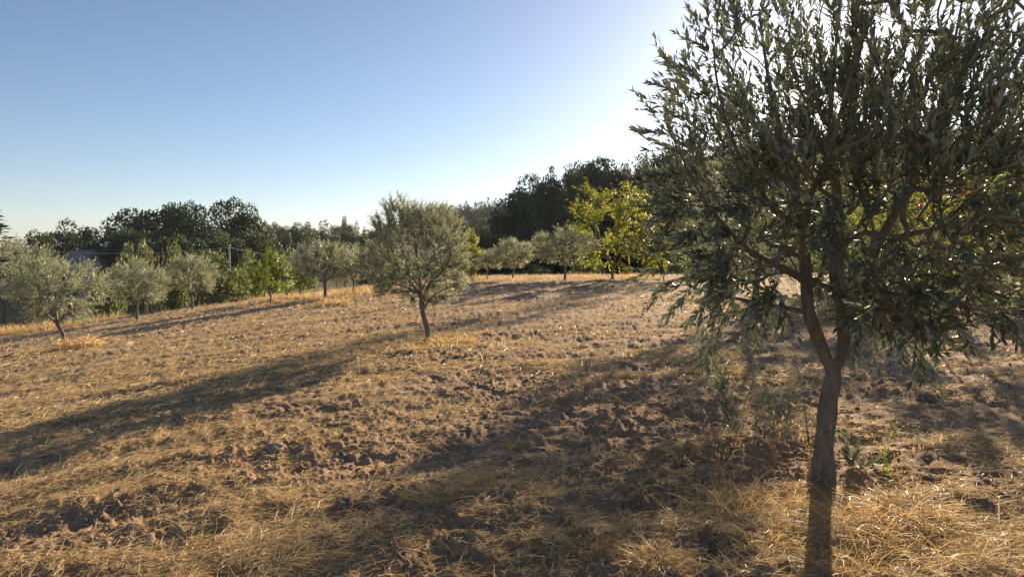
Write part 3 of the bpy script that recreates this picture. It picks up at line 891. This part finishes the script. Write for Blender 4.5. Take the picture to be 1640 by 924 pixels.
RU = [small_tree(260, .05, .02, LEAF4, M['rust'], 60, 2, 5, (.08, .16), crown=((0, 0, .45), (.5, .5, .42)), fork=.08, stems=5, tr=.012)]

_DIM = {}
def dims(me):
    if me.name not in _DIM:
        n = len(me.vertices); a = np.empty(n * 3, np.float32); me.vertices.foreach_get('co', a); a = a.reshape(-1, 3)
        _DIM[me.name] = (float((np.percentile(a[:, 0], 98.5) - np.percentile(a[:, 0], 1.5) + np.percentile(a[:, 1], 98.5) - np.percentile(a[:, 1], 1.5)) / 2), float(np.percentile(a[:, 2], 99.5)))
    return _DIM[me.name]

def place(proto, name, cat, lab, u, top, base_v=None, depth=None, wpx=None, wunit=.95, group=None, rz=None, parts=('trunk', 'crown')):
    """stand a tree at a picture column with its foot on the land and its top at a picture row"""
    p = hit(u, base_v) if base_v is not None else ray(u, 400, depth)
    z = float(terrain(p[0], p[1]))
    w1, h1 = dims(proto[1])
    h = (float(ray(u, top, p[1])[2]) - z) / h1
    s = wpx / F * p[1] / w1
    root = thing(name, lab, cat, (p[0], p[1], z), group, rz if rz is not None else (u * .7 + top) % 6.28, (s, s, h))
    for pn, me in zip(parts, proto):
        link(pn, me, None, root)
    return root

place(OL[0], 'olive_tree', 'olive tree', 'rounded olive at the left with a bare forked trunk beside a pale grass mound', 100, 414, 556, None, 130, .95)
place(OL[1], 'olive_tree', 'olive tree', 'broad pale olive cut off by the left edge behind the rounded one', 6, 384, 522, None, 145, .95)
place(OL[2], 'olive_tree', 'olive tree', 'small olive with a dark slanting trunk, second trunk from the left', 220, 416, 513, None, 92, .95)
place(OL[3], 'olive_tree', 'olive tree', 'small pale olive in front of the utility pole thicket, third trunk from the left', 308, 408, 496, None, 78, .95)
place(GR[0], 'fruit_tree', 'fruit tree', 'dense green fruit tree left of the yellow-green sapling', 433, 400, 485, None, 62, .85)
place(GR[1], 'fruit_tree', 'fruit tree', 'low yellow-green sapling touching the dense green fruit tree', 482, 426, 474, None, 52, .85)
place(OL[1], 'olive_tree', 'olive tree', 'full round olive above an orange grass mound left of the centre olive', 521, 386, 477, None, 92, .95, rz=2)
place(OL[2], 'olive_tree', 'olive tree', 'slim olive half hidden between the orange mound olive and the centre olive', 566, 392, 469, None, 66, .95, rz=1)
place(OL[3], 'olive_tree', 'olive tree', 'olive peeping out behind the left side of the centre olive', 608, 398, 464, None, 60, .95, rz=3)
place(YN[0], 'fruit_tree', 'fruit tree', 'narrow yellow tree right behind the centre olive', 755, 366, 450, None, 30, .36)
place(OL[0], 'olive_tree', 'olive tree', 'compact olive with drooping sides on the far field edge, second right of the yellow column', 822, 382, 447, None, 62, .95, rz=4)
place(OL[3], 'olive_tree', 'olive tree', 'small dim olive next to the narrow yellow tree', 780, 400, 447, None, 44, .95, rz=5)
place(OL[2], 'olive_tree', 'olive tree', 'spreading olive just left of the bright yellow tree', 904, 362, 448, None, 92, .95, rz=.3)
place(YE[0], 'fruit_tree', 'fruit tree', 'bright yellow-green autumn tree with several stems on the field edge', 982, 296, 446, None, 142, .9)
place(YE[1], 'fruit_tree', 'fruit tree', 'smaller yellow-green tree between the bright yellow tree and the large olive', 1048, 338, 444, None, 60, .9)
place(RE[0], 'fruit_tree', 'fruit tree', 'fruit tree with red and orange leaves seen through the large olive at the right', 1565, 296, 475, None, 190, .95)
place(YE[0], 'fruit_tree', 'fruit tree', 'yellowing fruit tree showing through the right half of the large olive', 1455, 290, None, 14.5, 185, .9, rz=2)
place(GR[0], 'fruit_tree', 'fruit tree', 'green fruit tree glimpsed through the middle of the large olive', 1345, 240, 462, None, 190, .85, rz=2)
place(OB, 'olive_tree', 'olive tree', 'tall olive standing behind the left half of the large olive', 1215, 222, None, 15, 215, .9, rz=2.2)
place(GR[1], 'fruit_tree', 'fruit tree', 'green tree at the right edge behind the large olive', 1640, 250, 480, None, 200, .85, rz=1)

# ------------------------------------------------------------------ far trees: lumpy crowns made of leaf sprays
def lobe_crown(seed, lobes, per, size, mat, asp=.8):
    r = np.random.default_rng(seed)
    acc = Acc()
    for c, rad in lobes:
        n = int(per * (rad / .15) ** 2) + 12
        d = unit(r.normal(size=(n, 3)) + np.array([0, 0, .15]))
        k = r.uniform(.7, 1.12, (n, 1))
        pos = np.array(c) + d * rad * k * np.array([1, 1, .8])
        Y = unit(d * .5 + r.normal(0, .8, (n, 3)))
        N = unit(d * .8 + r.normal(0, .6, (n, 3)))
        L = size * r.uniform(.6, 1.5, n)
        stamp(acc, LEAF4, pos - Y * L[:, None] * .5, Y, N, L, L * asp, np.clip(r.normal(.45, .25, n), 0, 1))
    me = acc.mesh('crown', False); me.materials.append(mat)
    return me

def simple_trunk(seed, lobes, fork, tr, color=None):
    r = np.random.default_rng(seed)
    wd = Acc()
    tk = np.array([[0, 0, -.06], [.01, 0, fork * .5], [.02 * r.normal(), .02 * r.normal(), fork], [.02, .01, .72]])
    P = resample(tk, .08); V, q = tubes(P[None], np.linspace(tr, tr * .25, len(P))[None], 7); wd.add(V, q)
    sel = lobes[::2]
    PP = np.array([[[0, 0, fork * r.uniform(.7, 1.3)], (np.array(c) * .5 + np.array([0, 0, fork * .6])), c] for c, _ in sel])
    V, q = tubes(PP, np.broadcast_to(np.array([tr * .45, tr * .3, tr * .12]), (len(sel), 3)), 4); wd.add(V, q)
    me = wd.mesh('trunk', True); me.materials.append(color or M['bark_far'])
    return me

M['bark_pale'] = plain('bark_pale', (.22, .19, .16), .85, (.36, .32, .27), 4)
def mass_lobes(seed, n, c, rad, lr):
    r = np.random.default_rng(seed); out = []
    for _ in range(n):
        d = unit(r.normal(size=3)); k = r.random() ** .4
        out.append((np.array(c) + d * np.array(rad) * k, lr * r.uniform(.6, 1.35)))
    return out
def far_tree(seed, mat, kind):
    if kind == 'round':
        lb = mass_lobes(seed, 34, (0, 0, .58), (.36, .36, .34), .13); fork, tr, per, size = .25, .03, 270, .027
    elif kind == 'tall':                                   # eucalyptus: separate clumps on pale stems
        r = np.random.default_rng(seed); lb = []
        for k in range(17):
            z = .42 + .55 * (k / 16); rr = (.30 * (1 - abs(z - .65) * 1.4)) * r.uniform(.2, 1); a = r.random() * 6.28
            lb.append((np.array([cos(a) * rr, sin(a) * rr, z]), .085 * r.uniform(.7, 1.4)))
        fork, tr, per, size = .4, .018, 110, .028
    elif kind == 'broad':
        lb = mass_lobes(seed, 40, (0, 0, .62), (.5, .5, .28), .13); fork, tr, per, size = .3, .035, 250, .027
    elif kind == 'bush':
        lb = mass_lobes(seed, 22, (0, 0, .45), (.45, .45, .38), .17); fork, tr, per, size = .1, .02, 90, .045
    return simple_trunk(seed, lb, fork, tr, M['bark_pale'] if kind == 'tall' else None), lobe_crown(seed, lb, per, size, mat)
def conifer(seed, mat):
    r = np.random.default_rng(seed); acc = Acc()
    for t in range(15):
        z = .14 + .84 * t / 14; rad = .27 * (1 - z) ** .8 + .015
        n = int(10 + 46 * (1 - z))
        a = r.random(n) * 2 * pi; k = r.uniform(.25, 1.1, n)
        pos = np.stack([np.cos(a) * rad * k, np.sin(a) * rad * k, z + r.normal(0, .012, n) - .05 * k], -1)
        Y = unit(np.stack([np.cos(a), np.sin(a), r.uniform(-.1, .5, n)], -1) + r.normal(0, .25, (n, 3)))
        L = r.uniform(.04, .09, n)
        stamp(acc, LEAF4, pos - Y * L[:, None] * .4, Y, unit(np.array([0, 0, 1.]) + r.normal(0, .6, (n, 3))), L, L * .5, r.random(n))
    me = acc.mesh('crown', False); me.materials.append(mat)
    wd = Acc(); V, q = tubes(np.array([[[0, 0, -.05], [0, 0, .5], [0, 0, .97]]]), np.array([[.016, .01, .002]]), 6); wd.add(V, q)
    wm = wd.mesh('trunk', True); wm.materials.append(M['bark_far'])
    return wm, me

DR = [far_tree(300 + k, M['dark'], 'round') for k in range(3)]
DB = [far_tree(310 + k, M['dark'], 'broad') for k in range(2)]
DT = [far_tree(320 + k, M['dark'], 'tall') for k in range(3)]
WR = [far_tree(330 + k, M['wood'], 'round') for k in range(3)]
WB = [far_tree(335 + k, M['shrub'], 'bush') for k in range(3)]
RB = [far_tree(340, M['rust'], 'round')]
CO = [conifer(350 + k, M['pine']) for k in range(3)]

# big dark trees, left
place(DT[0], 'eucalyptus_tree', 'tree', 'lone tall slender tree hidden behind the crown of the large olive', 1172, 118, None, 50, 44, .62)
place(CO[0], 'pine_tree', 'pine tree', 'dark layered pine at the far left edge of the treeline', -12, 334, None, 72, 95, .5)
for u, top, d, w, lab in ((95, 355, 92, 62, 'dark ragged tree above the house, leftmost of the skyline pair'), (135, 366, 96, 56, 'dark ragged tree behind the little house roof'), (180, 368, 98, 46, 'thin grey tree at the gap before the tall dark wood'), (62, 372, 80, 40, 'green bushy tree right of the edge pine')):
    place(DR[int(u) % 3] if u != 62 else WR[0], 'dark_tree' if u != 62 else 'leafy_tree', 'tree', lab, u, top, None, d, w, .85)
for u, top, d, w, lab in ((228, 338, 84, 86, 'broad dark tree at the left end of the tall wood'), (278, 330, 86, 90, 'broad dark tree second in the tall wood'), (315, 327, 88, 66, 'dark tree with a flat domed top left of the highest crown'),
                          (365, 320, 84, 84, 'highest round dark crown of the left wood'), (405, 346, 86, 70, 'dark tree sloping down right of the highest crown')):
    place((DB + DR)[int(u) % 5], 'dark_tree', 'tree', lab, u, top, None, d, w, 1.05, 'tall wood on the left')
# fill under the skyline and wooded slopes: many alike trees
r3 = np.random.default_rng(77)
def wood(protos, n, u0, u1, d0, d1, topfn, name, cat, lab, group, wpx=(34, 60), wunit=.85, jt=6):
    for k in range(n):
        u = u0 + (u1 - u0) * (k + r3.random()) / n
        t = r3.random(); d = d0 + (d1 - d0) * t
        top = topfn(u, t) + r3.normal(0, jt)
        place(protos[k % len(protos)], name, cat, lab, u, top, None, d, r3.uniform(*wpx), wunit, group, r3.random() * 6)
wood(DR + WR, 24, 170, 440, 66, 80, lambda u, t: 366 + (1 - t) * 22, 'dark_tree', 'tree', 'dark tree below the skyline of the left wood', 'left wood understorey', (40, 64))
wood(WR + DR, 30, 400, 620, 95, 150, lambda u, t: np.interp(u, [400, 430, 500, 620], [356, 364, 362, 368]) + (1 - t) * 22, 'woodland_tree', 'tree', 'green tree in the wood beyond the middle of the orchard', 'middle wood', (22, 40))
wood(WR + CO, 34, 420, 760, 180, 290, lambda u, t: np.interp(u, [420, 560, 640, 700, 760], [357, 348, 346, 338, 340]) + (1 - t) * 16, 'hill_tree', 'tree', 'green tree on the far hillside behind the orchard', 'far hillside wood', (13, 24), jt=3)
wood(CO, 70, 655, 880, 300, 330, lambda u, t: np.interp(u, [655, 740, 790, 880], [336, 326, 322, 310]), 'conifer', 'conifer', 'dark conifer on the distant ridge', 'conifers on the distant ridge', (13, 20), .5, 3)
wood(DR, 34, 650, 890, 270, 290, lambda u, t: np.interp(u, [655, 740, 790, 880], [343, 336, 332, 322]), 'dark_tree', 'tree', 'dark tree under the conifers of the distant ridge', 'distant ridge foot', (18, 28), .5, 2)
wood(DR + WR[:1], 44, 765, 905, 120, 220, lambda u, t: np.interp(u, [760, 800, 900], [352, 345, 310]) + (1 - t) * 25, 'dark_tree', 'tree', 'dark tree in the hollow below the ridge', 'hollow wood', (24, 40), .85, 4)
# shaded wood on the right slope
sky_r = lambda u: np.interp(u, [740, 800, 850, 880, 920, 960, 1000, 1060, 1120, 1250, 1400, 1640, 1900], [392, 350, 300, 280, 268, 252, 262, 246, 238, 222, 212, 205, 200])
wood(DT, 14, 865, 1290, 96, 106, lambda u, t: sky_r(u) - 5, 'eucalyptus_tree', 'tree', 'tall eucalyptus on the skyline of the right slope', 'eucalyptus skyline', (34, 50), .62, 5)
wood(DR + DB + WR[:1], 44, 800, 1700, 84, 100, lambda u, t: sky_r(u) + 9, 'dark_tree', 'tree', 'dark tree just under the skyline of the right slope', 'upper right slope', (44, 78), .85, 8)
wood(DR + DB + WR[1:2], 34, 775, 1740, 66, 84, lambda u, t: sky_r(u) + 40 + (1 - t) * 42, 'dark_tree', 'tree', 'dark tree on the shaded middle of the right slope', 'middle right slope', (50, 80))
wood(DR, 30, 745, 1760, 48, 60, lambda u, t: 372 - .03 * (u - 760) + (1 - t) * 22, 'dark_bush', 'bush', 'dark bush in the shade at the foot of the right slope', 'right slope foot', (46, 74), .85, 6)
place(RB[0], 'leafy_tree', 'tree', 'rust tinted leafy tree high on the right slope above the yellow tree', 1020, 276, None, 86, 56, .85)
place(WR[1], 'leafy_tree', 'tree', 'green lit tree standing out of the right slope at its left end', 860, 322, None, 90, 24, .85)
# thicket between the field and the valley, left
for u, top, d, w, lab, k in ((175, 420, 46, 50, 'grey-green shrub behind the second small olive', 1), (215, 388, 54, 46, 'tall olive-brown shrub under the wire, left one', 2),
                             (245, 400, 50, 40, 'brownish shrub under the middle of the wire', 3), (278, 390, 56, 40, 'tall green shrub under the wire left of the pole', 1), (335, 402, 48, 60, 'green thicket left of the utility pole', 0),
                             (352, 428, 40, 60, 'rounded green bush in front of the utility pole', 2), (385, 404, 50, 40, 'light green bush right of the utility pole', 1), (385, 432, 42, 50, 'low grey-green bush beside the black bundle', 0),
                             (408, 418, 46, 40, 'green bush behind the dense green fruit tree', 2), (455, 400, 60, 36, 'shrub behind the yellow-green sapling', 1), (640, 420, 46, 60, 'bush hidden behind the centre olive', 0), (600, 400, 58, 60, 'shrub behind the left flank of the centre olive', 2),
                             (700, 420, 48, 60, 'dull green shrub behind the centre olive foliage', 1), (860, 425, 44, 40, 'low yellow shrub between the far edge olives', 1), (940, 415, 44, 50, 'low green shrub behind the spreading olive', 2), (1085, 400, 44, 60, 'green shrub at the left fringe of the large olive', 0)):
    pr = RU[0] if k == 3 else WB[k % 3]
    place(pr, 'shrub', 'shrub', lab, u, top, None, d, w, 1.1)
for i, (u, v, w, lab) in enumerate(((150, 500, 34, 'brown dead bush beside the left olive'), (235, 490, 36, 'reddish dead brush right of the small slanting olive'), (340, 482, 36, 'reddish dead brush below the rounded green bush'), (270, 488, 26, 'grey dead brush between two small olives'))):
    place(RU[0], 'dead_brush', 'brush', lab, u, v - 24, v, None, w, 1.1, rz=i * 1.7)

# ------------------------------------------------------------------ made things
def box(acc, x0, x1, y0, y1, z0, z1, jit=0):
    v = np.array([[x, y, z] for z in (z0, z1) for x, y in ((x0, y0), (x1, y0), (x1, y1), (x0, y1))], float)
    if jit: v = v + np.random.default_rng(int(abs(x0 * 1000 + z0 * 77)) % 99999).normal(0, jit, v.shape)
    acc.add(v, np.array([[0, 3, 2, 1], [4, 5, 6, 7], [0, 1, 5, 4], [1, 2, 6, 5], [2, 3, 7, 6], [3, 0, 4, 7]]))

M['plaster'] = plain('plaster_wall', (.42, .38, .37), .85, (.55, .5, .48), 1.5)
M['tile'] = plain('roof_tile', (.22, .17, .15), .85, (.33, .27, .25), 6)
M['redtile'] = plain('red_tile', (.45, .15, .09), .8, (.55, .24, .15), 6)
M['glass'] = plain('window_glass', (.03, .035, .04), .15)
M['timber'] = plain('weathered_timber', (.30, .25, .19), .85, (.42, .36, .28), 12)
M['concrete'] = plain('concrete_pole', (.42, .40, .36), .8, (.5, .48, .44), 6)
M['wire'] = plain('wire', (.50, .50, .48), .5)
M['black'] = plain('black_plastic', (.012, .013, .017), .28, (.022, .024, .03), 4, .02, 6)
M['drystone'] = plain('dry_stone', (.36, .31, .26), .9, (.48, .43, .37), 3)

def house(u, d, wm, dm, hm, lab, roofm, zoff=0, windows=2, rz=.25):
    p = ray(u, 400, d); z = float(terrain(p[0], p[1])) + zoff
    t = thing('house', lab, 'house', (p[0], p[1], z), None, rz)
    a = Acc(); box(a, -wm / 2, wm / 2, -dm / 2, dm / 2, -1.5, hm)
    v = np.array([[-wm / 2, -dm / 2, hm], [-wm / 2, dm / 2, hm], [-wm / 2, 0, hm + dm * .28], [wm / 2, -dm / 2, hm], [wm / 2, dm / 2, hm], [wm / 2, 0, hm + dm * .28]], float)
    a.add(v, np.array([[0, 2, 1], [3, 4, 5]]))
    link('wall', a.mesh('wall'), M['plaster'], t)
    a = Acc()
    for s in (-1, 1):
        e = dm / 2 + .3; k = hm - .17
        top = np.array([[-wm / 2 - .3, 0, hm + dm * .28 + .03], [wm / 2 + .3, 0, hm + dm * .28 + .03], [wm / 2 + .3, s * e, k], [-wm / 2 - .3, s * e, k]])
        low = top - np.array([0, 0, .14])
        a.add(np.vstack([top, low]), np.array([[0, 1, 2, 3], [7, 6, 5, 4], [0, 4, 5, 1], [1, 5, 6, 2], [2, 6, 7, 3], [3, 7, 4, 0]]))
    rf = link('roof', a.mesh('roof'), roofm, t)
    a = Acc(); box(a, wm * .25, wm * .25 + .6, -.3, .3, hm + dm * .1, hm + dm * .28 + .9)
    link('chimney', a.mesh('chimney'), M['plaster'], rf)
    for k in range(windows):
        x = -wm / 2 + wm * (k + .5) / windows
        a = Acc(); box(a, x - .5, x + .5, -dm / 2 - .04, -dm / 2 + .05, 1.0, 2.1)
        wd = link('window', a.mesh('window'), M['timber'], t)
        a = Acc(); box(a, x - .42, x + .42, -dm / 2 - .05, -dm / 2 - .043, 1.08, 2.02)
        link('pane', a.mesh('pane'), M['glass'], wd)
    return t
house(152, 74, 4.2, 3.4, 2.9, 'pale plastered house half hidden in the trees at the left', M['tile'], .1)
house(117, 56, 1.8, 1.6, 1.3, 'tiny shed with a red tiled roof below the pale house', M['redtile'], -.1, 1)

def stone_wall(u0, u1, v, d, h, lab):
    a0, a1 = ray(u0, 400, d), ray(u1, 400, d * 1.04)
    z = float(terrain(a0[0], a0[1])) + h
    L = float(np.linalg.norm((a1 - a0)[:2])); ang = math.atan2(a1[1] - a0[1], a1[0] - a0[0])
    t = thing('stone_wall', lab, 'stone wall', (a0[0], a0[1], z - h), None, ang)
    a = Acc(); r = np.random.default_rng(int(u0))
    rows = int(h / .3)
    for j in range(-3, rows):
        x = -r.random() * .3
        while x < L:
            w = r.uniform(.35, .75); box(a, x, x + w - .03, -.2 + r.normal(0, .02), .2, j * .3, j * .3 + .28, .012); x += w
    tag(link('stones', a.mesh('stones'), M['drystone'], t), None, None, None, 'stuff')
stone_wall(132, 176, 428, 68, .9, 'upper pale dry stone terrace wall below the house')
stone_wall(128, 172, 446, 60, .8, 'lower pale dry stone terrace wall by the left shrubs')

def pole(u, top, d, lab):
    p = ray(u, 400, d); z = float(terrain(p[0], p[1])); h = float(ray(u, top, d)[2]) - z
    t = thing('utility_pole', lab, 'pole', (p[0], p[1], z))
    V, q = tubes(np.array([[[0, 0, -.3], [0, 0, h * .5], [0, 0, h]]]), np.array([[.10, .085, .07]]), 10)
    a = Acc(); a.add(V, q); a.add(np.array([[.07 * cos(k * pi / 5), .07 * sin(k * pi / 5), h] for k in range(10)]), np.arange(10)[None])
    link('shaft', a.mesh('shaft'), M['concrete'], t)
    a = Acc(); box(a, -.10, .10, -.06, .06, h + .002, h + .10); link('insulator', a.mesh('insulator'), M['concrete'], t)
    return np.array([p[0], p[1], z + h - .1])
pA = pole(367, 394, 52, 'pale utility pole rising from the bushes at the left')
pB = pole(-260, 352, 46, 'utility pole beyond the left edge of the picture')
pC = pole(660, 398, 70, 'utility pole hidden behind the centre olive')
def wire(a, b, sag, lab):
    t = np.linspace(0, 1, 40)[:, None]
    P = a + (b - a) * t; P[:, 2] -= (4 * sag * t * (1 - t))[:, 0]
    V, q = tubes(P[None], np.full((1, 40), .016), 5)
    me = new_mesh('overhead_wire', V, [q], None, True)
    tag(link('overhead_wire', me, M['wire']), lab, 'wire')
wire(pB, pA, 1.15, 'overhead wire sagging from the left edge to the utility pole')
wire(pA, pC, 1.0, 'overhead wire running from the pole behind the centre olive')

p = hit(414, 475)
vv, ff = lump(31, 3, .3, .55)
o = link('plastic_bundle', new_mesh('plastic_bundle', vv * np.array([.85, .6, .95]), [ff], None, True), M['black'], None, (p[0], p[1], p[2] + .3))
tag(o, 'shiny black plastic covered bundle beside the dense green fruit tree', 'bundle')

for u, v, h, lab in ((37, 520, .9, 'thin grey fence post in the pale grass at the left edge'), (176, 508, .95, 'thin wooden fence post between the left olive and the slanting one'), (18, 524, .8, 'short leaning fence post nearest the left edge')):
    p = hit(u, v); a = Acc()
    P = np.array([[[0, 0, -.2], [.01, 0, h * .5], [.03, 0, h]]]); V, q = tubes(P, np.array([[.035, .032, .028]]), 7); a.add(V, q)
    a.add(np.array([[.03 + .028 * cos(k * 2 * pi / 7), .028 * sin(k * 2 * pi / 7), h] for k in range(7)]), np.arange(7)[None])
    tag(link('fence_post', a.mesh('fence_post'), M['timber'], None, tuple(p)), lab, 'fence post')

# a curved pale stalk lying at the bottom right, and a dead twig in the shade
for pts, rr, lab, nm in (([(1600, 800), (1602, 840), (1618, 880), (1606, 915)], .004, 'pale curved stalk lying at the bottom right corner', 'dry_stalk'),
                         ([(1090, 655), (1115, 662), (1140, 656)], .004, 'pale dead twig lying in the olive shade', 'dead_twig'),
                         ([(1210, 655), (1250, 668), (1290, 690)], .004, 'pale dead twig leaning toward the large olive trunk', 'dead_twig')):
    P = []
    for u, v in pts:
        p = hit(u, v); P.append([p[0], p[1], float(ground(p[0], p[1])) + .03])
    V, q = tubes(resample(np.array(P), .02)[None], np.full((1, len(resample(np.array(P), .02))), rr), 6)
    tag(link(nm, new_mesh(nm, V, [q], None, True), M['timber']), lab, 'twig')

# ------------------------------------------------------------------ air
hz = Acc(); box(hz, -1600, 1600, -1600, 1600, -9.5, 75)
hm = bpy.data.materials.new('haze'); hm.use_nodes = True
nt = hm.node_tree; nt.nodes.clear()
ou = nt.nodes.new('ShaderNodeOutputMaterial'); pv = nt.nodes.new('ShaderNodeVolumePrincipled')
pv.inputs['Color'].default_value = (.86, .92, 1, 1); pv.inputs['Density'].default_value = .0002; pv.inputs['Anisotropy'].default_value = .2
nt.links.new(pv.outputs[0], ou.inputs['Volume'])
tag(link('haze', hz.mesh('haze'), hm), 'thin haze in the air over the valley', None, None, 'stuff')
